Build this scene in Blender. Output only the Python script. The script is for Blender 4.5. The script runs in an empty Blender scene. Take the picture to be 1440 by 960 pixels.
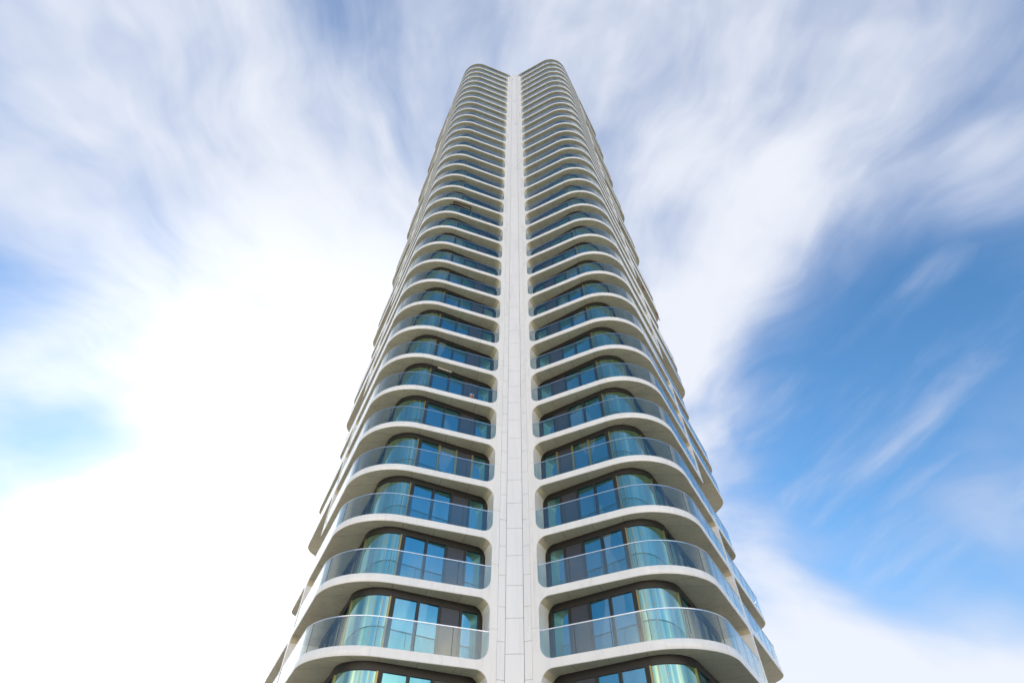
import bpy, bmesh, math, random
from mathutils import Vector, noise
random.seed(7)
R = math.radians
scene = bpy.context.scene
col = scene.collection

# ------------------------------------------------------------------ helpers
def nt_mat(name):
    m = bpy.data.materials.new(name)
    m.use_nodes = True
    nt = m.node_tree
    nt.nodes.clear()
    return m, nt

def N(nt, t, **kw):
    n = nt.nodes.new(t)
    for k, v in kw.items():
        if k.startswith('i_'):
            key = k[2:]
            n.inputs[int(key) if key.isdigit() else key.replace('_', ' ')].default_value = v
        else:
            setattr(n, k, v)
    return n

def L(nt, a, b):
    nt.links.new(a, b)

def obj(name, bm, mats, parent=None, loc=(0, 0, 0), smooth=35):
    me = bpy.data.meshes.new(name)
    bm.normal_update()
    bm.to_mesh(me)
    bm.free()
    for m in (mats if isinstance(mats, (list, tuple)) else [mats]):
        me.materials.append(m)
    if smooth:
        for p in me.polygons:
            p.use_smooth = True
        me.set_sharp_from_angle(angle=R(smooth))
    return link(name, me, parent, loc)

def link(name, me, parent=None, loc=(0, 0, 0)):
    o = bpy.data.objects.new(name, me)
    col.objects.link(o)
    o.location = loc
    if parent:
        o.parent = parent
    return o

def copy_of(src, parent, loc):
    o = src.copy()
    col.objects.link(o)
    o.parent = parent
    o.location = loc
    return o

def tag(o, label=None, cat=None, group=None, kind=None):
    if label: o['label'] = label
    if cat: o['category'] = cat
    if group: o['group'] = group
    if kind: o['kind'] = kind
    return o

# ------------------------------------------------------------------ materials
def mat_cladding(name, base, var=0.03, rough=0.38, scale=0.8):
    m, nt = nt_mat(name)
    out = N(nt, 'ShaderNodeOutputMaterial')
    b = N(nt, 'ShaderNodeBsdfPrincipled')
    tc = N(nt, 'ShaderNodeTexCoord')
    oi = N(nt, 'ShaderNodeObjectInfo')
    mp = N(nt, 'ShaderNodeMapping'); mp.inputs['Scale'].default_value = (scale, scale, scale * .25)
    add = N(nt, 'ShaderNodeVectorMath', operation='ADD')
    L(nt, tc.outputs['Object'], add.inputs[0]); L(nt, oi.outputs['Location'], add.inputs[1])
    L(nt, add.outputs[0], mp.inputs[0])
    n1 = N(nt, 'ShaderNodeTexNoise'); n1.inputs['Scale'].default_value = 1.2; n1.inputs['Detail'].default_value = 6
    L(nt, mp.outputs[0], n1.inputs['Vector'])
    rmp = N(nt, 'ShaderNodeMapRange'); rmp.inputs[1].default_value = .3; rmp.inputs[2].default_value = .7
    rmp.inputs[3].default_value = 1 - var * 1.6; rmp.inputs[4].default_value = 1 + var
    L(nt, n1.outputs['Fac'], rmp.inputs[0])
    mps = N(nt, 'ShaderNodeMapping'); mps.inputs['Scale'].default_value = (5, 5, .35); L(nt, add.outputs[0], mps.inputs[0])
    n2 = N(nt, 'ShaderNodeTexNoise'); n2.inputs['Scale'].default_value = 1.0; n2.inputs['Detail'].default_value = 5; L(nt, mps.outputs[0], n2.inputs['Vector'])
    rs = N(nt, 'ShaderNodeMapRange'); rs.inputs[1].default_value = .50; rs.inputs[2].default_value = .75; rs.inputs[3].default_value = 1.0; rs.inputs[4].default_value = 1 - var * 2.4
    L(nt, n2.outputs['Fac'], rs.inputs[0])
    ml = N(nt, 'ShaderNodeMath', operation='MULTIPLY'); L(nt, rmp.outputs[0], ml.inputs[0]); L(nt, rs.outputs[0], ml.inputs[1])
    sc = N(nt, 'ShaderNodeVectorMath', operation='SCALE'); sc.inputs[0].default_value = base[:3]
    L(nt, ml.outputs[0], sc.inputs['Scale'])
    L(nt, sc.outputs[0], b.inputs['Base Color'])
    r2 = N(nt, 'ShaderNodeMapRange'); r2.inputs[3].default_value = rough - .07; r2.inputs[4].default_value = rough + .1
    L(nt, n1.outputs['Fac'], r2.inputs[0]); L(nt, r2.outputs[0], b.inputs['Roughness'])
    L(nt, b.outputs[0], out.inputs[0])
    return m

M = {}
M['white'] = mat_cladding('white aluminium cladding', (.855, .825, .77), rough=.27)
M['pier'] = mat_cladding('pier cladding', (.83, .81, .775), var=.025, rough=.28, scale=.5)
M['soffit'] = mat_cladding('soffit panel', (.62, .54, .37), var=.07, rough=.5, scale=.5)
M['joint'] = mat_cladding('joint gap', (.20, .185, .16), rough=.8)
M['pier_joint'] = mat_cladding('pier joint', (.34, .33, .31), rough=.8)
M['paving'] = mat_cladding('balcony floor', (.42, .40, .37), rough=.7)
M['rail'] = None

def mat_simple(name, base, rough, metal=0.0):
    m, nt = nt_mat(name)
    out = N(nt, 'ShaderNodeOutputMaterial')
    b = N(nt, 'ShaderNodeBsdfPrincipled')
    tc = N(nt, 'ShaderNodeTexCoord')
    n1 = N(nt, 'ShaderNodeTexNoise'); n1.inputs['Scale'].default_value = 3; n1.inputs['Detail'].default_value = 4
    L(nt, tc.outputs['Object'], n1.inputs['Vector'])
    mx = N(nt, 'ShaderNodeMix', data_type='RGBA')
    mx.inputs[6].default_value = (*[c * .85 for c in base], 1); mx.inputs[7].default_value = (*[min(1, c * 1.12) for c in base], 1)
    L(nt, n1.outputs['Fac'], mx.inputs[0]); L(nt, mx.outputs[2], b.inputs['Base Color'])
    b.inputs['Roughness'].default_value = rough; b.inputs['Metallic'].default_value = metal
    L(nt, b.outputs[0], out.inputs[0])
    return m

M['rail'] = mat_simple('brushed steel', (.72, .71, .69), .3, 1)
M['frame'] = mat_simple('dark bronze frame', (.022, .02, .018), .45, .2)
M['gold'] = mat_simple('gold bronze frame', (.34, .27, .10), .3, .7)
M['panel'] = mat_simple('anthracite infill panel', (.045, .047, .052), .3)
M['core'] = mat_simple('core render', (.25, .24, .23), .8)
M['roofedge'] = mat_simple('roof edge metal', (.30, .30, .28), .5)
M['brown'] = mat_simple('brown painted steel', (.10, .055, .02), .5)
M['red'] = mat_simple('red cloth', (.45, .02, .04), .8)
M['lamp'] = mat_simple('cream lamp housing', (.8, .74, .6), .5)
M['blue_paint'] = mat_simple('blue vinyl', (.02, .12, .55), .35)
M['orange_paint'] = mat_simple('orange vinyl', (.85, .25, .04), .35)
M['ball_white'] = mat_simple('white vinyl', (.8, .78, .74), .35)

def mat_pane(name, tint, dark, lo, hi, streak=0.0, wave=.012, dark2=None):
    """coated window glass: sky reflection over a dim room"""
    m, nt = nt_mat(name)
    out = N(nt, 'ShaderNodeOutputMaterial')
    tc = N(nt, 'ShaderNodeTexCoord'); oi = N(nt, 'ShaderNodeObjectInfo')
    add = N(nt, 'ShaderNodeVectorMath', operation='ADD')
    L(nt, tc.outputs['Object'], add.inputs[0]); L(nt, oi.outputs['Location'], add.inputs[1])
    mp = N(nt, 'ShaderNodeMapping'); mp.inputs['Scale'].default_value = (1.1, 1.1, .35)
    L(nt, add.outputs[0], mp.inputs[0])
    n1 = N(nt, 'ShaderNodeTexNoise'); n1.inputs['Scale'].default_value = .9; n1.inputs['Detail'].default_value = 2
    L(nt, mp.outputs[0], n1.inputs['Vector'])
    bp = N(nt, 'ShaderNodeBump'); bp.inputs['Strength'].default_value = 1; bp.inputs['Distance'].default_value = wave
    L(nt, n1.outputs['Fac'], bp.inputs['Height'])
    # curtains and rooms behind the glass: vertical folds
    mp2 = N(nt, 'ShaderNodeMapping'); mp2.inputs['Scale'].default_value = (5, 5, .12)
    L(nt, add.outputs[0], mp2.inputs[0])
    n2 = N(nt, 'ShaderNodeTexNoise'); n2.inputs['Scale'].default_value = 1.0; n2.inputs['Detail'].default_value = 3
    L(nt, mp2.outputs[0], n2.inputs['Vector'])
    cr = N(nt, 'ShaderNodeMapRange'); cr.inputs[1].default_value = .42; cr.inputs[2].default_value = .68
    L(nt, n2.outputs['Fac'], cr.inputs[0])
    mx = N(nt, 'ShaderNodeMix', data_type='RGBA')
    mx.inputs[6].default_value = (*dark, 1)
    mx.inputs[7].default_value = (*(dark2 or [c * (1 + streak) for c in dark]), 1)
    L(nt, cr.outputs[0], mx.inputs[0])
    mp3 = N(nt, 'ShaderNodeMapping'); mp3.inputs['Scale'].default_value = (.9, .9, .303)
    L(nt, add.outputs[0], mp3.inputs[0])
    n3 = N(nt, 'ShaderNodeTexVoronoi'); n3.inputs['Scale'].default_value = 1.0
    L(nt, mp3.outputs[0], n3.inputs['Vector'])
    sp3 = N(nt, 'ShaderNodeSeparateColor'); L(nt, n3.outputs['Color'], sp3.inputs[0])
    c3 = N(nt, 'ShaderNodeMapRange'); c3.inputs[1].default_value = .72; c3.inputs[2].default_value = 1.0; c3.inputs[4].default_value = .9
    L(nt, sp3.outputs[0], c3.inputs[0])
    mx3 = N(nt, 'ShaderNodeMix', data_type='RGBA'); mx3.inputs[7].default_value = (.16, .165, .15, 1)
    L(nt, c3.outputs[0], mx3.inputs[0]); L(nt, mx.outputs[2], mx3.inputs[6])
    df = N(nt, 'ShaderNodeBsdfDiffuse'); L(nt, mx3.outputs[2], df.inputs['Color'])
    gl = N(nt, 'ShaderNodeBsdfGlossy'); gl.inputs['Color'].default_value = (*tint, 1); gl.inputs['Roughness'].default_value = .015
    L(nt, bp.outputs[0], gl.inputs['Normal'])
    lw = N(nt, 'ShaderNodeLayerWeight'); lw.inputs['Blend'].default_value = .5
    mr = N(nt, 'ShaderNodeMapRange'); mr.inputs[3].default_value = lo; mr.inputs[4].default_value = hi
    pw = N(nt, 'ShaderNodeMath', operation='POWER'); pw.inputs[1].default_value = 2.0
    L(nt, lw.outputs['Facing'], pw.inputs[0]); L(nt, pw.outputs[0], mr.inputs[0])
    ms = N(nt, 'ShaderNodeMixShader')
    L(nt, mr.outputs[0], ms.inputs[0]); L(nt, df.outputs[0], ms.inputs[1]); L(nt, gl.outputs[0], ms.inputs[2])
    L(nt, ms.outputs[0], out.inputs[0])
    return m

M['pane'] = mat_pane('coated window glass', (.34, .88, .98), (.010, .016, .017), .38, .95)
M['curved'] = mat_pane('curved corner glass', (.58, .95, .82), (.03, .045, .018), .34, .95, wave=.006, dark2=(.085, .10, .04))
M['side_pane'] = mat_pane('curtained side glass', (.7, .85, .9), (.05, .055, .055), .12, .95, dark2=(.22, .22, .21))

def mat_railing():
    m, nt = nt_mat('tinted balustrade glass')
    out = N(nt, 'ShaderNodeOutputMaterial')
    tr = N(nt, 'ShaderNodeBsdfTransparent'); tr.inputs['Color'].default_value = (.895, .945, .93, 1)
    gl = N(nt, 'ShaderNodeBsdfGlossy'); gl.inputs['Roughness'].default_value = .01
    gl.inputs['Color'].default_value = (.93, .97, .96, 1)
    lw = N(nt, 'ShaderNodeLayerWeight'); lw.inputs['Blend'].default_value = .5
    pw = N(nt, 'ShaderNodeMath', operation='POWER'); pw.inputs[1].default_value = 4.2; L(nt, lw.outputs['Facing'], pw.inputs[0])
    fr = N(nt, 'ShaderNodeMapRange'); fr.inputs[3].default_value = .07; fr.inputs[4].default_value = 1.0; L(nt, pw.outputs[0], fr.inputs[0])
    ms = N(nt, 'ShaderNodeMixShader')
    L(nt, fr.outputs[0], ms.inputs[0]); L(nt, tr.outputs[0], ms.inputs[1]); L(nt, gl.outputs[0], ms.inputs[2])
    L(nt, ms.outputs[0], out.inputs[0])
    return m
M['balustrade'] = mat_railing()

# ------------------------------------------------------------------ plan of one lobe (right hand; the left one is its mirror)
H = 3.3            # storey height
TH = 0.42          # fascia height
GAP = H - TH
FR = 0.62          # radius of the rounded opening corners
DF = Vector((.915, -.4035)).normalized()      # front wing direction
DS = Vector((.46, .888)).normalized()         # flank direction
DB = Vector((-.3, .954)).normalized()        # rear flank direction
NS = Vector((-DS.y, DS.x))                    # inward from the flank
S0 = Vector((.87, .24))
A = Vector((8.97, -3.33))
B = A + DS * 18.95
SIDE = 1.75
FIN0, FIN1 = 9.30, 9.66                       # the flank fin, metres from A
T_A, R_A = 3.25, 3.5
US = .415                                     # opening starts here along the front wing

def arc_pts(c, d0, d1, r, n):
    """fillet of radius r at corner c between directions d0 (in) and d1 (out)"""
    cosang = max(-1, min(1, (-d0).dot(d1)))
    half = math.acos(cosang) / 2
    t = r / math.tan(half)
    p0, p1 = c - d0 * t, c + d1 * t
    bis = (d1 - d0).normalized()
    o = c + bis * (r / math.sin(half))
    a0 = math.atan2(*(p0 - o).yx); a1 = math.atan2(*(p1 - o).yx)
    while a1 - a0 > math.pi: a1 -= 2 * math.pi
    while a1 - a0 < -math.pi: a1 += 2 * math.pi
    return [o + Vector((math.cos(a0 + (a1 - a0) * i / n), math.sin(a0 + (a1 - a0) * i / n))) * r for i in range(n + 1)], t

# inner (window) line
RI = 1.6
DFI = Vector((.857, -.50)).normalized()
W0 = Vector((1.75, 1.2))
_p = A + NS * SIDE                      # where the window line of the front wing meets that of the flank
_k = ((_p - W0).x * DS.y - (_p - W0).y * DS.x) / (DFI.x * DS.y - DFI.y * DS.x)
AI = W0 + DFI * _k
arcI, tI = arc_pts(AI, DFI, DS, RI, 16)
arcO, tO = arc_pts(A, DF, DS, R_A, 16)
FRONT_LEN = (arcO[0] - S0).length
BI = B + NS * SIDE
R_B = 1.9
arcB, tB = arc_pts(B, DS, DB, R_B, 10)
NB = Vector((-DB.y, DB.x))

def fil(d):
    return FR - math.sqrt(max(0, FR * FR - (FR - d) ** 2))

def lobe_samples(m):
    """rows of (P outer, Q inner, up, dn) for the storey variant m"""
    rows = []
    def front(s, up, dn):
        P = S0 + DF * s
        if s <= US + 1e-6:
            Q = W0 + (P - (S0 + DF * US))
        else:
            f = (s - US) / (FRONT_LEN - US)
            Q = W0.lerp(arcI[0], f)
        rows.append((P, Q, up, dn))
    hg = GAP / 2
    front(0, hg, hg); front(US, hg, hg)
    for i in range(9):
        d = FR * (1 - math.cos(math.pi / 2 * i / 8))
        front(US + d, fil(d), fil(d))
    for i in range(1, 5):
        s = US + FR + (FRONT_LEN - US - FR) * i / 5
        front(s, 0, 0)
    for i in range(len(arcO)):
        rows.append((arcO[i], arcI[i], 0, 0))
    def side(s, up, dn, q=None):
        P = A + DS * s
        rows.append((P, q or P + NS * SIDE, up, dn))
    fin_up = m in (0, 1, 2); fin_dn = m in (1, 2, 3)
    for s in (tO + .5, tO + 2.0, tO + 3.5):
        side(s, 0, 0)
    for i in range(9):
        d = FR * (1 - math.sin(math.pi / 2 * i / 8))
        side(FIN0 - d, fil(d) if fin_up else 0, fil(d) if fin_dn else 0)
    side(FIN0, hg if fin_up else 0, hg if fin_dn else 0)
    side(FIN1, hg if fin_up else 0, hg if fin_dn else 0)
    if m == 0:
        return rows
    for i in range(9):
        d = FR * (1 - math.cos(math.pi / 2 * i / 8))
        side(FIN1 + d, fil(d) if fin_up else 0, fil(d) if fin_dn else 0)
    if m == 3:
        E = 15.4; r = 1.1
        side(12.5, 0, 0); side(E - r, 0, 0)
        q = A + DS * (E - r) + NS * SIDE
        ar, t = arc_pts(A + DS * E, DS, NS, r, 8)
        for p in ar[1:]:
            rows.append((p, q, 0, 0))
        rows.append((A + DS * (E - .02) + NS * (SIDE - .05), q + DS * .02, 0, 0))
        return rows
    side(12.5, 0, 0); side(15, 0, 0)
    for p in arcB:
        # inward offset of the corner arc
        o = arcB[0] + NS * R_B
        rows.append((p, p + (o - p).normalized() * SIDE, 0, 0))
    for s in (2.5, 5, 8):
        P = arcB[-1] + DB * s
        rows.append((P, P + NB * SIDE, 0, 0))
    return rows

def mir(v, sx):
    if sx < 0:                       # the left flank splays a little wider than the right one
        d = (v - A).dot(DS) - T_A
        if d > 0: v = v - NS * d * .05
    return (v.x * sx, v.y)

def slab_mesh(m, sx, th=TH, flat=False, c=.025):
    """balcony slab: curved white fascia with rounded openings, panelled soffit, floor. z = 0 is the top of the fascia"""
    rows = lobe_samples(m)
    bm = bmesh.new()
    ring = []
    for (P, Q, up, dn) in rows:
        if flat: up = 0
        inw = (Q - P)
        inw = inw.normalized() if inw.length > 1e-4 else NS
        C = P + inw * c
        zt, zb = up, -th - dn
        pts = [(Q, zt), (C, zt), (P, zt - c), (P, zb + c), (C, zb), (Q, zb)]
        ring.append([bm.verts.new((*mir(p, sx), z)) for p, z in pts])
    mi = [1 if flat else 4, 0, 0, 0, 1, 0]
    for i in range(len(ring) - 1):
        a, b = ring[i], ring[i + 1]
        for j in range(6):
            k = (j + 1) % 6
            try:
                f = bm.faces.new((a[j], a[k], b[k], b[j]))
            except ValueError:
                continue
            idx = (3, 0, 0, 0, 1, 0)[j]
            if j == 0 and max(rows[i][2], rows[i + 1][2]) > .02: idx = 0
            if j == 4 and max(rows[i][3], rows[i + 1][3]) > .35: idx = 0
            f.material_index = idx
    for r_ in (ring[0], ring[-1]):
        bm.faces.new(r_)
    bmesh.ops.remove_doubles(bm, verts=bm.verts, dist=1e-4)
    bmesh.ops.dissolve_degenerate(bm, edges=bm.edges, dist=1e-4)
    bmesh.ops.recalc_face_normals(bm, faces=bm.faces)
    # open joints between the soffit panels
    if not flat:
        acc = 0; last = rows[0][0]; nxt = 1.9
        for i in range(1, len(rows)):
            P, Q, up, dn = rows[i]
            acc += (P - last).length; last = P
            if acc > nxt and dn == 0 and (Q - P).length > .4:
                nxt = acc + 1.35
                d = (Q - P).normalized(); w = Vector((-d.y, d.x)) * .010
                z = -th - .003
                a, b = P + d * .05, Q - d * .02
                q = [bm.verts.new((*mir(v, sx), z)) for v in (a - w, a + w, b + w, b - w)]
                f = bm.faces.new(q); f.material_index = 2
    return bm

# dense polylines with arc length
class Curve:
    def __init__(s, pts):
        s.p = [pts[0]]
        for q in pts[1:]:
            if (q - s.p[-1]).length > 1e-5: s.p.append(q)
        s.t = [0]
        for i in range(1, len(s.p)): s.t.append(s.t[-1] + (s.p[i] - s.p[i - 1]).length)
        s.len = s.t[-1]
    def at(s, t):
        t = max(0, min(s.len, t))
        for i in range(1, len(s.p)):
            if t <= s.t[i] + 1e-9:
                return s.p[i - 1].lerp(s.p[i], (t - s.t[i - 1]) / (s.t[i] - s.t[i - 1]))
        return s.p[-1]
    def nrm(s, t):
        d = (s.at(t + .02) - s.at(t - .02)).normalized()
        return Vector((-d.y, d.x))       # to the left of travel = into the building
    def stops(s, a, b, step=.3):
        ts = [a] + [t for t in s.t if a + .02 < t < b - .02] + [b]
        out = [ts[0]]
        for t in ts[1:]:
            n = max(1, int((t - out[-1]) / 1.2))
            q = out[-1]
            for k in range(1, n + 1): out.append(q + (t - q) * k / n)
        return out

def ribbon(bm, cv, a, b, o0, o1, z0, z1, sx, mi=0):
    """box-section strip along a curve from a to b; o0 / o1 = inward offsets"""
    prev = None; first = None
    for t in cv.stops(a, b):
        p, n = cv.at(t), cv.nrm(t)
        q0, q1 = p + n * o0, p + n * o1
        r = [bm.verts.new((*mir(q0, sx), z0)), bm.verts.new((*mir(q0, sx), z1)),
             bm.verts.new((*mir(q1, sx), z1)), bm.verts.new((*mir(q1, sx), z0))]
        if prev:
            for j in range(4):
                k = (j + 1) % 4
                f = bm.faces.new((prev[j], prev[k], r[k], r[j])); f.material_index = mi
        else:
            first = r
        prev = r
    for r in (first, prev):
        f = bm.faces.new(r); f.material_index = mi

def fin(bm):
    bmesh.ops.recalc_face_normals(bm, faces=bm.faces)
    return bm

outer_pts = lambda m: [r[0] for r in lobe_samples(m)]
# railing runs: (start, end) in arc length for each variant
RAIL_H = 1.30
def rail_runs(m):
    cv = Curve(outer_pts(m))
    base = FRONT_LEN + sum((arcO[i + 1] - arcO[i]).length for i in range(len(arcO) - 1))
    f0 = base + (FIN0 - tO); f1 = base + (FIN1 - tO)
    runs = [(US + .01, f0 - .01)]
    if m == 0: runs = [(US + .01, f0 - .01)]
    if m in (1, 2): runs.append((f1 + .01, cv.len - 2))
    if m == 3: runs = [(US + .01, cv.len - .15)]
    return cv, runs

def glass_mesh(m, sx):
    cv, runs = rail_runs(m)
    bm = bmesh.new()
    for a, b in runs:
        n = max(1, round((b - a) / 1.75)); g = .012
        for i in range(n):
            ribbon(bm, cv, a + (b - a) * i / n + g, a + (b - a) * (i + 1) / n - g, .035, .055, -.05, RAIL_H - .03, sx)
            if i: ribbon(bm, cv, a + (b - a) * i / n - .009, a + (b - a) * i / n + .009, .034, .056, -.05, RAIL_H - .032, sx, 1)
    return fin(bm)

def rail_mesh(m, sx):
    cv, runs = rail_runs(m)
    bm = bmesh.new()
    for a, b in runs:
        ribbon(bm, cv, a, b, .022, .068, RAIL_H - .03, RAIL_H + .015, sx)
    return fin(bm)

# ------------------------------------------------------------------ window wall of one storey, z = 0 is the floor level
inner = [W0] + [W0.lerp(arcI[0], i / 4) for i in range(1, 4)] + list(arcI) + [A + DS * s + NS * SIDE for s in (4.5, 7, 9.3, 12, 15)]
o_ = arcB[0] + NS * R_B
inner += [p + (o_ - p).normalized() * SIDE for p in arcB] + [arcB[-1] + DB * s + NB * SIDE for s in (2.5, 5, 8)]
CI = Curve(inner)
ARC0 = (arcI[0] - W0).length
ARC1 = ARC0 + sum((arcI[i + 1] - arcI[i]).length for i in range(len(arcI) - 1))
CI_SIDE = len([W0]) + 3 + len(arcI)
MULL = [(0, .26), (1.18, 1.32), (2.33, 2.47), (3.52, 3.66), (ARC0 - .26, ARC0 - .04), (ARC1 - .30, ARC1 - .08)]
t_ = ARC1 + 1.55
while t_ < CI.len - 1:
    MULL.append((t_, t_ + .12)); t_ += 1.6
SOLID = (1.32, 2.33)
HEAD = .36

def frame_mesh(sx):
    bm = bmesh.new()
    ribbon(bm, CI, 0, CI.len, -.05, .10, GAP - HEAD, GAP + .012, sx, 0)
    ribbon(bm, CI, 0, CI.len, -.04, .10, -.012, .09, sx, 0)
    for a, b in MULL:
        ribbon(bm, CI, a, b, -.055, .09, .09, GAP - HEAD, sx, 0 if a > ARC0 - 1 or a == 0 else 2)
    # slender gold bead at the start of the curved pane
    ribbon(bm, CI, ARC0 - .036, ARC0 + .05, -.05, .02, .09, GAP - HEAD, sx, 1)
    ribbon(bm, CI, ARC1 - .36, ARC1 - .302, -.05, .02, .09, GAP - HEAD, sx, 1)
    for t in (.34, .72):  # slim gold strips imitating lines reflected in the curved pane
        ribbon(bm, CI, ARC0 + t, ARC0 + t + .022, -.012, .01, .09, GAP - HEAD, sx, 1)
    return fin(bm)

def pane_mesh(sx):
    bm = bmesh.new()
    ribbon(bm, CI, .05, CI.len, .03, .06, .05, GAP - HEAD + .03, sx, 0)
    side0 = ARC1 - .2
    for f in bm.faces:
        c = f.calc_center_median()
        if min(range(len(CI.p)), key=lambda i: (CI.p[i].x * sx - c.x) ** 2 + (CI.p[i].y - c.y) ** 2) >= CI_SIDE: f.material_index = 1
    return fin(bm)

def spandrel_mesh(sx):
    # slab edge seen behind the rear bays where the storey has no balcony
    bm = bmesh.new()
    ribbon(bm, CI, ARC1 + 5.5, CI.len, .07, .2, -TH - .02, .0, sx)
    return fin(bm)

def solid_mesh(sx):
    bm = bmesh.new()
    ribbon(bm, CI, SOLID[0] - .01, SOLID[1] + .01, -.005, .025, .08, GAP - HEAD + .02, sx)
    return fin(bm)

def curved_mesh(sx):
    bm = bmesh.new()
    ribbon(bm, CI, ARC0 + .052, ARC1 - .365, .0, .025, .06, GAP - HEAD + .03, sx)
    return fin(bm)

# ------------------------------------------------------------------ the tower
tower = bpy.data.objects.new('apartment_tower', None)
col.objects.link(tower)
tower.empty_display_size = 4
TX, TY = 0.0, 27.5
tower.location = (TX, TY, 0)
tower.rotation_euler = (0, 0, -.057)
tag(tower, 'white high-rise apartment tower with stacked curved balconies and glass railings', 'apartment tower')
Z0 = 10.29
KMIN, KMAX = -2, 32
ZK = lambda k: Z0 + H * k
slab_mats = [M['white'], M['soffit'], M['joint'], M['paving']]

protos = {}
for sx in (1, -1):
    wall = None
    for k in range(KMIN, KMAX + 1):
        m = (k if sx > 0 else k + 1) % 4
        loc = (0, 0, ZK(k))
        key = (sx, m)
        if key not in protos:
            bal = obj('balcony', slab_mesh(m, sx), slab_mats, tower, loc, smooth=40)
            gl = obj('glass_railing', glass_mesh(m, sx), [M['balustrade'], M['frame']], bal)
            hr = obj('handrail', rail_mesh(m, sx), M['rail'], bal)
            protos[key] = (bal, gl, hr)
        else:
            src = protos[key]
            bal = copy_of(src[0], tower, loc)
            for s in src[1:]: copy_of(s, bal, (0, 0, 0))
        if wall is None:
            ww = obj('window_wall', pane_mesh(sx), [M['pane'], M['side_pane']], tower, loc)
            fr = obj('window_frame', frame_mesh(sx), [M['frame'], M['gold'], M['frame']], ww)
            so = obj('solid_panel', solid_mesh(sx), M['panel'], ww)
            cu = obj('curved_pane', curved_mesh(sx), M['curved'], ww)
            sp = obj('spandrel', spandrel_mesh(sx), M['roofedge'], ww)
            wall = (ww, fr, so, cu, sp)
        else:
            ww = copy_of(wall[0], tower, loc)
            for s in wall[1:]:
                c_ = copy_of(s, ww, (0, 0, 0))
                if s is wall[1] and (k == 3 or (k == 13 and sx < 0)):
                    c_.material_slots[2].link = 'OBJECT'
                    c_.material_slots[2].material = M['gold']
                    c_['label'] = 'window frame with gold bronze mullions'

# roof slab with a thin edge
for sx in (1, -1):
    obj('roof_slab', slab_mesh(1, sx, th=.22, flat=True), [M['roofedge'], M['soffit'], M['joint'], M['roofedge']], tower, (0, 0, ZK(33) - .2))

# central pier: two canted facets either side of a flat strip, in half-storey panels
def pier_mesh():
    bm = bmesh.new()
    prof = [(-.868, .243), (-.468, .375), (.468, .375), (.868, .243)]
    top = ZK(33) + .45
    g = .008
    def plate(x0, y0, x1, y1, z0, z1, th=.10):
        d = Vector((x1 - x0, y1 - y0)).normalized(); n = Vector((-d.y, d.x))
        if n.y < 0: n = -n
        a, b = Vector((x0, y0)) + d * g, Vector((x1, y1)) - d * g
        c = .010
        f = [a, b]
        # front ring (chamfered) then back ring
        fr = [(a + d * c, z0 + c), (b - d * c, z0 + c), (b - d * c, z1 - c), (a + d * c, z1 - c)]
        md = [(a + n * c, z0), (b + n * c, z0), (b + n * c, z1), (a + n * c, z1)]
        bk = [(a + n * th, z0), (b + n * th, z0), (b + n * th, z1), (a + n * th, z1)]
        V = [[bm.verts.new((p.x, p.y, z)) for p, z in r] for r in (fr, md, bk)]
        bm.faces.new(V[0])
        for i in range(2):
            for j in range(4):
                k = (j + 1) % 4
                bm.faces.new((V[i][j], V[i][k], V[i + 1][k], V[i + 1][j]))
    def stack(x0, y0, x1, y1, off, dy):
        z = off
        while z < top:
            z1 = min(z + H / 2, top)
            j = random.uniform(-.002, .002)
            if z1 - z > .2: plate(x0, y0 + dy + j, x1, y1 + dy + j, max(z, 0) + g * .7, z1 - g * .7)
            z += H / 2
    stack(*prof[1], *prof[2], .75, -.03)
    plate(*[*prof[1], *prof[2]][:4], .02, .74)
    stack(*prof[0], *prof[1], -.35, 0)
    stack(*prof[2], *prof[3], -.35, 0)
    for f in bm.faces: f.material_index = 0
    bmesh.ops.recalc_face_normals(bm, faces=bm.faces)
    # dark backing seen in the open joints
    back = [(-.86, .36), (-.45, .47), (.45, .47), (.86, .36), (.86, 1.6), (-.86, 1.6)]
    lo = [bm.verts.new((x, y, 0)) for x, y in back]; hi = [bm.verts.new((x, y, top - .03)) for x, y in back]
    fs = []
    for j in range(6):
        k = (j + 1) % 6
        fs.append(bm.faces.new((lo[j], lo[k], hi[k], hi[j])))
    fs.append(bm.faces.new(hi)); fs.append(bm.faces.new(lo))
    for f in fs: f.material_index = 1
    bmesh.ops.recalc_face_normals(bm, faces=fs)
    return bm
obj('central_pier', pier_mesh(), [M['pier'], M['pier_joint']], tower, smooth=30)

# inner mass of the building, rear facade included
def core_mesh():
    bm = bmesh.new()
    right = [(1.2, 2.2), (6.4, -.9), (8.3, .2), (15.0, 13.2), (8.3, 26.2), (1.2, 24.5)]
    pts = right + [(-x, y) for x, y in reversed(right)]
    zt = ZK(33) - .5
    lo = [bm.verts.new((x, y, 0)) for x, y in pts]; hi = [bm.verts.new((x, y, zt)) for x, y in pts]
    n = len(pts)
    for j in range(n):
        k = (j + 1) % n
        bm.faces.new((lo[j], lo[k], hi[k], hi[j]))
    bm.faces.new(hi); bm.faces.new(lo)
    bmesh.ops.recalc_face_normals(bm, faces=bm.faces)
    return bm
obj('inner_core', core_mesh(), M['core'], tower, smooth=0)

# street level: glazed lobby behind the lowest balconies
for sx in (1, -1):
    bm = bmesh.new()
    zt = ZK(KMIN) - TH
    ribbon(bm, CI, 0, CI.len, .02, .06, .0, zt, sx, 0)
    for i in range(int(CI.len / 1.8)):
        ribbon(bm, CI, i * 1.8, i * 1.8 + .1, -.05, .08, .0, zt + .01, sx, 1)
    ribbon(bm, CI, 0, CI.len, -.04, .1, zt - .4, zt + .012, sx, 1)
    obj('lobby_glazing', fin(bm), [M['side_pane'], M['frame']], tower)

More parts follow.
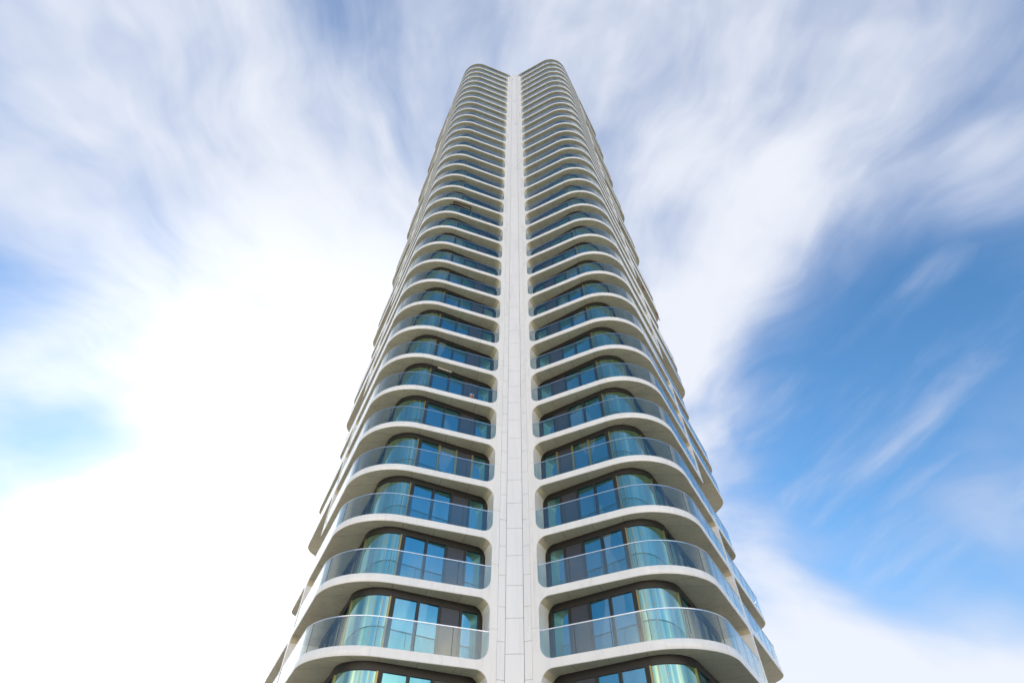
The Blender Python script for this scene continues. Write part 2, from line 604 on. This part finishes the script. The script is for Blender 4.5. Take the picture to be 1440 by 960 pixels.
# ------------------------------------------------------------------ small things on the balconies (tower coordinates -> world)
rot = tower.rotation_euler.z
def world(x, y, z):
    c, s = math.cos(rot), math.sin(rot)
    return Vector((TX + x * c - y * s, TY + x * s + y * c, z))

# brown rectangular frame hung under a soffit high on the left
def bar(bm, a, b, w):
    a, b = Vector(a), Vector(b); d = (b - a).normalized()
    u = d.cross(Vector((0, 0, 1))); u = u.normalized() if u.length > .1 else Vector((1, 0, 0)); v = d.cross(u)
    r = [[bm.verts.new(p + u * i * w + v * j * w) for i, j in ((-1, -1), (1, -1), (1, 1), (-1, 1))] for p in (a, b)]
    for j in range(4):
        k = (j + 1) % 4
        bm.faces.new((r[0][j], r[0][k], r[1][k], r[1][j]))
    bm.faces.new(r[0]); bm.faces.new(r[1])
bm = bmesh.new()
q = [(-6.70, -1.95, 0), (-4.84, -1.20, 0), (-5.07, -.62, 0), (-6.80, -1.45, 0)]
for i in range(4): bar(bm, q[i], q[(i + 1) % 4], .045)
o = obj('soffit_frame', fin(bm), M['brown'], tower, (0, 0, ZK(14) - TH - .05), smooth=0)
o['label'] = 'thin brown rectangular frame fixed under a soffit'

# cream strip light over a window
bm = bmesh.new()
p0, p1 = CI.at(3.5), CI.at(4.6)
n = CI.nrm(4.0)
bar(bm, (-(p0.x - n.x * .12), p0.y - n.y * .12, 0), (-(p1.x - n.x * .12), p1.y - n.y * .12, 0), .045)
o = obj('strip_light', fin(bm), M['lamp'], tower, (0, 0, ZK(6) - TH - .13), smooth=0)

# balloon-shaped ornament hanging from a railing
bm = bmesh.new()
bmesh.ops.create_uvsphere(bm, u_segments=24, v_segments=18, radius=1)
for v in bm.verts:
    k = 1 if v.co.z > 0 else 1 - .35 * (-v.co.z) ** 2
    v.co = Vector((v.co.x * .18 * k, v.co.y * .18 * k, v.co.z * .25))
for f in bm.faces:
    w = f.calc_center_median().z + .3 * f.calc_center_median().x
    f.material_index = 0 if w > .03 else (1 if w > -.035 else 2)
orn = obj('hanging_ornament', bm, [M['blue_paint'], M['ball_white'], M['orange_paint']], None, world(-3.05, -.43, ZK(5) + .46), smooth=60)
bm = bmesh.new(); bar(bm, (0, 0, .24), (0, 0, RAIL_H - .48), .006); bar(bm, (0, 0, RAIL_H - .48), (0, -.2, RAIL_H - .46), .006)
obj('cord', fin(bm), M['frame'], orn, smooth=0)
tag(orn, 'small blue, white and orange balloon ornament hanging behind the glass of a left balcony', 'ornament')

# red cloths on the right flank railings
def cloth(w, h):
    bm = bmesh.new()
    nx, nz = 14, 10
    g = [[bm.verts.new((w * (i / nx - .5), .035 + .025 * math.sin(i * 1.7) * (j / nz) + .01 * math.sin(j), -h * j / nz)) for j in range(nz + 1)] for i in range(nx + 1)]
    b = [[bm.verts.new((v.co.x, -.035 - .02 * math.sin(v.co.x * 9) * (-v.co.z), v.co.z * .6)) for v in r] for r in g]
    for grid in (g, b):
        for i in range(nx):
            for j in range(nz):
                bm.faces.new((grid[i][j], grid[i + 1][j], grid[i + 1][j + 1], grid[i][j + 1]))
    for i in range(nx):
        bm.faces.new((g[i][0], g[i + 1][0], b[i + 1][0], b[i][0]))
    bmesh.ops.solidify(bm, geom=bm.faces[:], thickness=.008)
    return bm
ang = math.atan2(DS.y, DS.x) + rot
pA = A + DS * 15.6 + NS * .045
for (d, w, z, lab) in ((17.2, 1.3, 12, 'long red cloth hung over the rear right flank railing'), (12.4, .6, 12, 'short red cloth hung over the railing nearer the flank fin')):
    p = A + DS * d + NS * .045
    c = obj('cloth', cloth(w, .55), M['red'], None, world(p.x, p.y, ZK(z) + RAIL_H + .03), smooth=60)
    c.rotation_euler = (0, 0, ang + math.pi)
    tag(c, lab, 'cloth')

# ------------------------------------------------------------------ ground
def sheet(name, half, z, mat):
    bm = bmesh.new()
    bmesh.ops.create_grid(bm, x_segments=8, y_segments=8, size=half)
    o = obj(name, bm, mat, None, (0, 0, z), smooth=0)
    tag(o, kind='structure')
    return o
def mat_ground(name, c1, c2, brick=None):
    m, nt = nt_mat(name)
    out = N(nt, 'ShaderNodeOutputMaterial'); b = N(nt, 'ShaderNodeBsdfPrincipled')
    tc = N(nt, 'ShaderNodeTexCoord'); n1 = N(nt, 'ShaderNodeTexNoise')
    n1.inputs['Scale'].default_value = .08; n1.inputs['Detail'].default_value = 8
    L(nt, tc.outputs['Object'], n1.inputs['Vector'])
    mx = N(nt, 'ShaderNodeMix', data_type='RGBA'); mx.inputs[6].default_value = (*c1, 1); mx.inputs[7].default_value = (*c2, 1)
    L(nt, n1.outputs['Fac'], mx.inputs[0]); colr = mx.outputs[2]
    if brick:
        bt = N(nt, 'ShaderNodeTexBrick'); bt.inputs['Scale'].default_value = 1.0
        bt.inputs['Brick Width'].default_value = brick; bt.inputs['Row Height'].default_value = brick * .5
        bt.inputs['Mortar Size'].default_value = .008
        bt.inputs['Mortar'].default_value = (.12, .11, .1, 1)
        L(nt, tc.outputs['Object'], bt.inputs['Vector']); L(nt, colr, bt.inputs['Color1']); L(nt, colr, bt.inputs['Color2'])
        colr = bt.outputs['Color']
    L(nt, colr, b.inputs['Base Color']); b.inputs['Roughness'].default_value = .85
    L(nt, b.outputs[0], out.inputs[0])
    return m
sheet('ground', 4000, -.10, mat_ground('city ground', (.30, .28, .23), (.46, .43, .36)))
sheet('plaza', 90, 0, mat_ground('pale stone paving', (.52, .48, .41), (.62, .57, .49), .9))
# solid edge under the plaza so that it reads as a raised paved square
bm = bmesh.new()
for a, b in (((-90, -90), (90, -90)), ((90, -90), (90, 90)), ((90, 90), (-90, 90)), ((-90, 90), (-90, -90))):
    bar(bm, (*a, -.07), (*b, -.07), .062)
tag(obj('kerb', fin(bm), M['core'], smooth=0), kind='structure')

# ------------------------------------------------------------------ sky
SUN_EL, SUN_AZ = 18.0, -24.0        # azimuth from +Y towards +X
w = bpy.data.worlds.new('World'); scene.world = w
w.use_nodes = True
nt = w.node_tree; nt.nodes.clear()
def direc(az, el):
    a, e = R(az), R(el)
    return Vector((math.sin(a) * math.cos(e), math.cos(a) * math.cos(e), math.sin(e)))
SUN = direc(SUN_AZ, SUN_EL)
out = N(nt, 'ShaderNodeOutputWorld'); bg = N(nt, 'ShaderNodeBackground'); bg.inputs['Strength'].default_value = .1
sky = N(nt, 'ShaderNodeTexSky', sky_type='NISHITA')
sky.sun_disc = False; sky.sun_elevation = R(SUN_EL); sky.sun_rotation = R(SUN_AZ)
sky.air_density = 1.0; sky.dust_density = .6; sky.ozone_density = 2.0
tc = N(nt, 'ShaderNodeTexCoord'); D = tc.outputs['Generated']
def math_(op, a, b=None, clamp=False):
    n = N(nt, 'ShaderNodeMath', operation=op); n.use_clamp = clamp
    for i, v in enumerate((a, b)):
        if v is None: continue
        if isinstance(v, (int, float)): n.inputs[i].default_value = v
        else: L(nt, v, n.inputs[i])
    return n.outputs[0]
def lobe(az, el, rad):
    """1 at the direction, falling smoothly to 0 at rad degrees"""
    d = N(nt, 'ShaderNodeVectorMath', operation='DOT_PRODUCT'); L(nt, D, d.inputs[0]); d.inputs[1].default_value = direc(az, el)
    m = N(nt, 'ShaderNodeMapRange', interpolation_type='SMOOTHERSTEP')
    m.inputs[1].default_value = math.cos(R(rad)); m.inputs[2].default_value = 1
    L(nt, d.outputs['Value'], m.inputs[0])
    return m.outputs[0]
def msum(items):
    acc = None
    for wgt, o in items:
        t = math_('MULTIPLY', o, wgt)
        acc = t if acc is None else math_('ADD', acc, t)
    return acc
# cloud streets radiating from a point low in the sky behind the tower: angle round it and log distance from it
VD = direc(0, 27); VR = direc(90, 0); VU = direc(180, 63)
def dot(v):
    d = N(nt, 'ShaderNodeVectorMath', operation='DOT_PRODUCT'); L(nt, D, d.inputs[0]); d.inputs[1].default_value = v
    return d.outputs['Value']
den = math_('MAXIMUM', math_('ADD', dot(VD), 1.0), .02)
qx, qy = math_('DIVIDE', dot(VR), den), math_('DIVIDE', dot(VU), den)
rad = math_('SQRT', math_('ADD', math_('ADD', math_('MULTIPLY', qx, qx), math_('MULTIPLY', qy, qy)), .004))
cmb = N(nt, 'ShaderNodeCombineXYZ')
L(nt, math_('DIVIDE', qx, rad), cmb.inputs[0]); L(nt, math_('DIVIDE', qy, rad), cmb.inputs[1]); L(nt, math_('LOGARITHM', rad, 2.718), cmb.inputs[2])
def cloud_noise(scale, sa, sr, detail, rough, warp=None, off=0, dist=0.0, src=None):
    mp = N(nt, 'ShaderNodeMapping'); mp.inputs['Scale'].default_value = (sa, sa, sr)
    mp.inputs['Location'].default_value = (off, off * .7, off * .3)
    src = src or cmb.outputs[0]
    if warp:
        ad = N(nt, 'ShaderNodeVectorMath', operation='ADD'); L(nt, src, ad.inputs[0]); L(nt, warp, ad.inputs[1]); src = ad.outputs[0]
    L(nt, src, mp.inputs[0])
    n = N(nt, 'ShaderNodeTexNoise'); n.inputs['Scale'].default_value = scale; n.inputs['Detail'].default_value = detail
    n.inputs['Roughness'].default_value = rough; n.inputs['Distortion'].default_value = dist
    L(nt, mp.outputs[0], n.inputs['Vector'])
    return n
wn = cloud_noise(2.2, 1, 1, 3, .5, off=3.1, src=D)
ws = N(nt, 'ShaderNodeVectorMath', operation='SUBTRACT'); L(nt, wn.outputs['Color'], ws.inputs[0]); ws.inputs[1].default_value = (.5, .5, .5)
wv = N(nt, 'ShaderNodeVectorMath', operation='SCALE'); L(nt, ws.outputs[0], wv.inputs[0]); wv.inputs['Scale'].default_value = .42
nA = cloud_noise(2.3, 1, .55, 5, .5, wv.outputs[0], off=1.7)     # broad soft bands
nB = cloud_noise(5.5, 1, .30, 5, .55, wv.outputs[0], off=5.2)     # fibres
nC = cloud_noise(3.6, 1, 1, 5, .5, wv.outputs[0], off=9.4, src=D)     # puffs
base = msum([(.50, nA.outputs['Fac']), (.28, nB.outputs['Fac']), (.22, nC.outputs['Fac'])])
bias = msum([(.12, lobe(-33, 33, 28)), (.16, lobe(-28, 12, 24)), (.27, lobe(36, 6, 16)), (.10, lobe(28, 15, 8)), (.05, lobe(66, 62, 22)), (-.05, lobe(10, 74, 30)),
             (.07, lobe(33, 55, 18)), (.05, lobe(-66, 51, 22)), (.05, lobe(0, 62, 30)),
             (-.25, lobe(50, 28, 25)), (.10, lobe(43, 21, 7)), (.10, lobe(66, 40, 9)), (.09, lobe(47, 24, 6)), (-.05, lobe(62, 42, 18)), (-.05, lobe(-70, 34, 16)), (-.12, lobe(-43, 21, 14)), (-.08, lobe(-57, 32, 14)),
             (-.05, lobe(-50, 76, 18)),
             (-.26, lobe(178, 44, 46)), (-.2, lobe(120, 40, 35)), (-.2, lobe(-120, 40, 35)), (.42, lobe(180, -4, 22)), (.32, lobe(140, -4, 22)), (.32, lobe(-140, -4, 22))])  # the low cloud banks behind the camera are added as fill light
dens = N(nt, 'ShaderNodeMapRange', interpolation_type='SMOOTHSTEP'); dens.inputs[1].default_value = .19; dens.inputs[2].default_value = .63
L(nt, math_('ADD', base, bias), dens.inputs[0])
# thin wisps lying along a great circle low on the right
e1, e2 = direc(56, 29), direc(31, 21)
ax = e1.cross(e2).normalized(); al = (e1 - e2).normalized(); up_ = ax.cross(al)
wc = N(nt, 'ShaderNodeCombineXYZ')
L(nt, math_('MULTIPLY', dot(ax), 9.0), wc.inputs[0]); L(nt, math_('MULTIPLY', dot(al), 2.2), wc.inputs[1]); L(nt, math_('MULTIPLY', dot(up_), 2.2), wc.inputs[2])
wa = N(nt, 'ShaderNodeVectorMath', operation='ADD'); L(nt, wc.outputs[0], wa.inputs[0]); L(nt, wv.outputs[0], wa.inputs[1])
nW = N(nt, 'ShaderNodeTexNoise'); nW.inputs['Scale'].default_value = 1.0; nW.inputs['Detail'].default_value = 6; nW.inputs['Roughness'].default_value = .55
L(nt, wa.outputs[0], nW.inputs['Vector'])
wm = N(nt, 'ShaderNodeMapRange', interpolation_type='SMOOTHSTEP'); wm.inputs[1].default_value = .42; wm.inputs[2].default_value = .76; wm.inputs[4].default_value = .62
L(nt, nW.outputs['Fac'], wm.inputs[0])
wisp = math_('MULTIPLY', wm.outputs[0], math_('MINIMUM', math_('MULTIPLY', lobe(44, 22, 30), 1.8), 1.0))
# cloud light: thin veils take the blue of the sky, thick parts are white, brighter towards the sun
glow = msum([(.36, lobe(SUN_AZ - 3, SUN_EL + 8, 38)), (1.2, lobe(SUN_AZ - 1, SUN_EL, 20))])
front = lobe(180, 0, 70)  # bright low clouds added behind the camera, out of view, to light the facade
cl = N(nt, 'ShaderNodeMix', data_type='RGBA'); cl.inputs[6].default_value = (2.75, 3.4, 5.2, 1); cl.inputs[7].default_value = (5.9, 6.1, 6.6, 1)
L(nt, math_('MAXIMUM', math_('POWER', dens.outputs[0], 1.5), wisp), cl.inputs[0])
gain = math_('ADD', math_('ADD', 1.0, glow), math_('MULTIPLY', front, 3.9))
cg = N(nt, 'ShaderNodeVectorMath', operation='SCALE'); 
warm = N(nt, 'ShaderNodeMix', data_type='RGBA', blend_type='MULTIPLY'); warm.inputs[7].default_value = (1.27, 1.0, .66, 1)     # warm tint added to the unseen low clouds, to warm the facade
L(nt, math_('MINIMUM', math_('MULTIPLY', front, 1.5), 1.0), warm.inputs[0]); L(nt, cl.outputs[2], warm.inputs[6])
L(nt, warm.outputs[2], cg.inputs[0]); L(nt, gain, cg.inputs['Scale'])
tint = N(nt, 'ShaderNodeVectorMath', operation='MULTIPLY'); L(nt, sky.outputs[0], tint.inputs[0]); tint.inputs[1].default_value = (.82, 1.35, 1.65)
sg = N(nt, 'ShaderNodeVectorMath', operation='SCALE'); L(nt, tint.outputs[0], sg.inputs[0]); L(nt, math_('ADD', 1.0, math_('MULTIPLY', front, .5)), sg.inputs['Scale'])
fin_ = N(nt, 'ShaderNodeMix', data_type='RGBA')
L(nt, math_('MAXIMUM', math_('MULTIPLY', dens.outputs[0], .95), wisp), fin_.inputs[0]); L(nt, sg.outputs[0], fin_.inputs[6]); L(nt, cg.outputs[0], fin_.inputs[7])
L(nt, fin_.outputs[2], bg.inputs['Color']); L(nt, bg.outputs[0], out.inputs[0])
w.cycles.sampling_method = 'MANUAL'; w.cycles.sample_map_resolution = 512

sun = bpy.data.lights.new('sun', 'SUN'); sun.energy = 3.2; sun.angle = R(.53); sun.color = (1, .93, .82)
so = bpy.data.objects.new('sun', sun); col.objects.link(so)
so.location = (-40, 60, 160)
so.rotation_euler = (-SUN).to_track_quat('-Z', 'Y').to_euler()

# ------------------------------------------------------------------ camera
cam = bpy.data.cameras.new('camera'); co = bpy.data.objects.new('camera', cam); col.objects.link(co)
co.location = (0, 0, 1.6)
co.rotation_euler = (R(90 + 49.3), 0, 0)
cam.sensor_width = 36; cam.lens = 722 * 36 / 1440
cam.shift_x = -3 / 1440
cam.clip_start = .1; cam.clip_end = 12000
scene.camera = co

vs = scene.view_settings
vs.view_transform = 'Standard'; vs.look = 'None'; vs.gamma = 1; vs.exposure = 0.6; vs.use_curve_mapping = False
cy = scene.cycles
cy.max_bounces = 14; cy.diffuse_bounces = 4; cy.glossy_bounces = 5; cy.transmission_bounces = 6; cy.transparent_max_bounces = 24
cy.sample_clamp_indirect = 6; cy.use_denoising = True
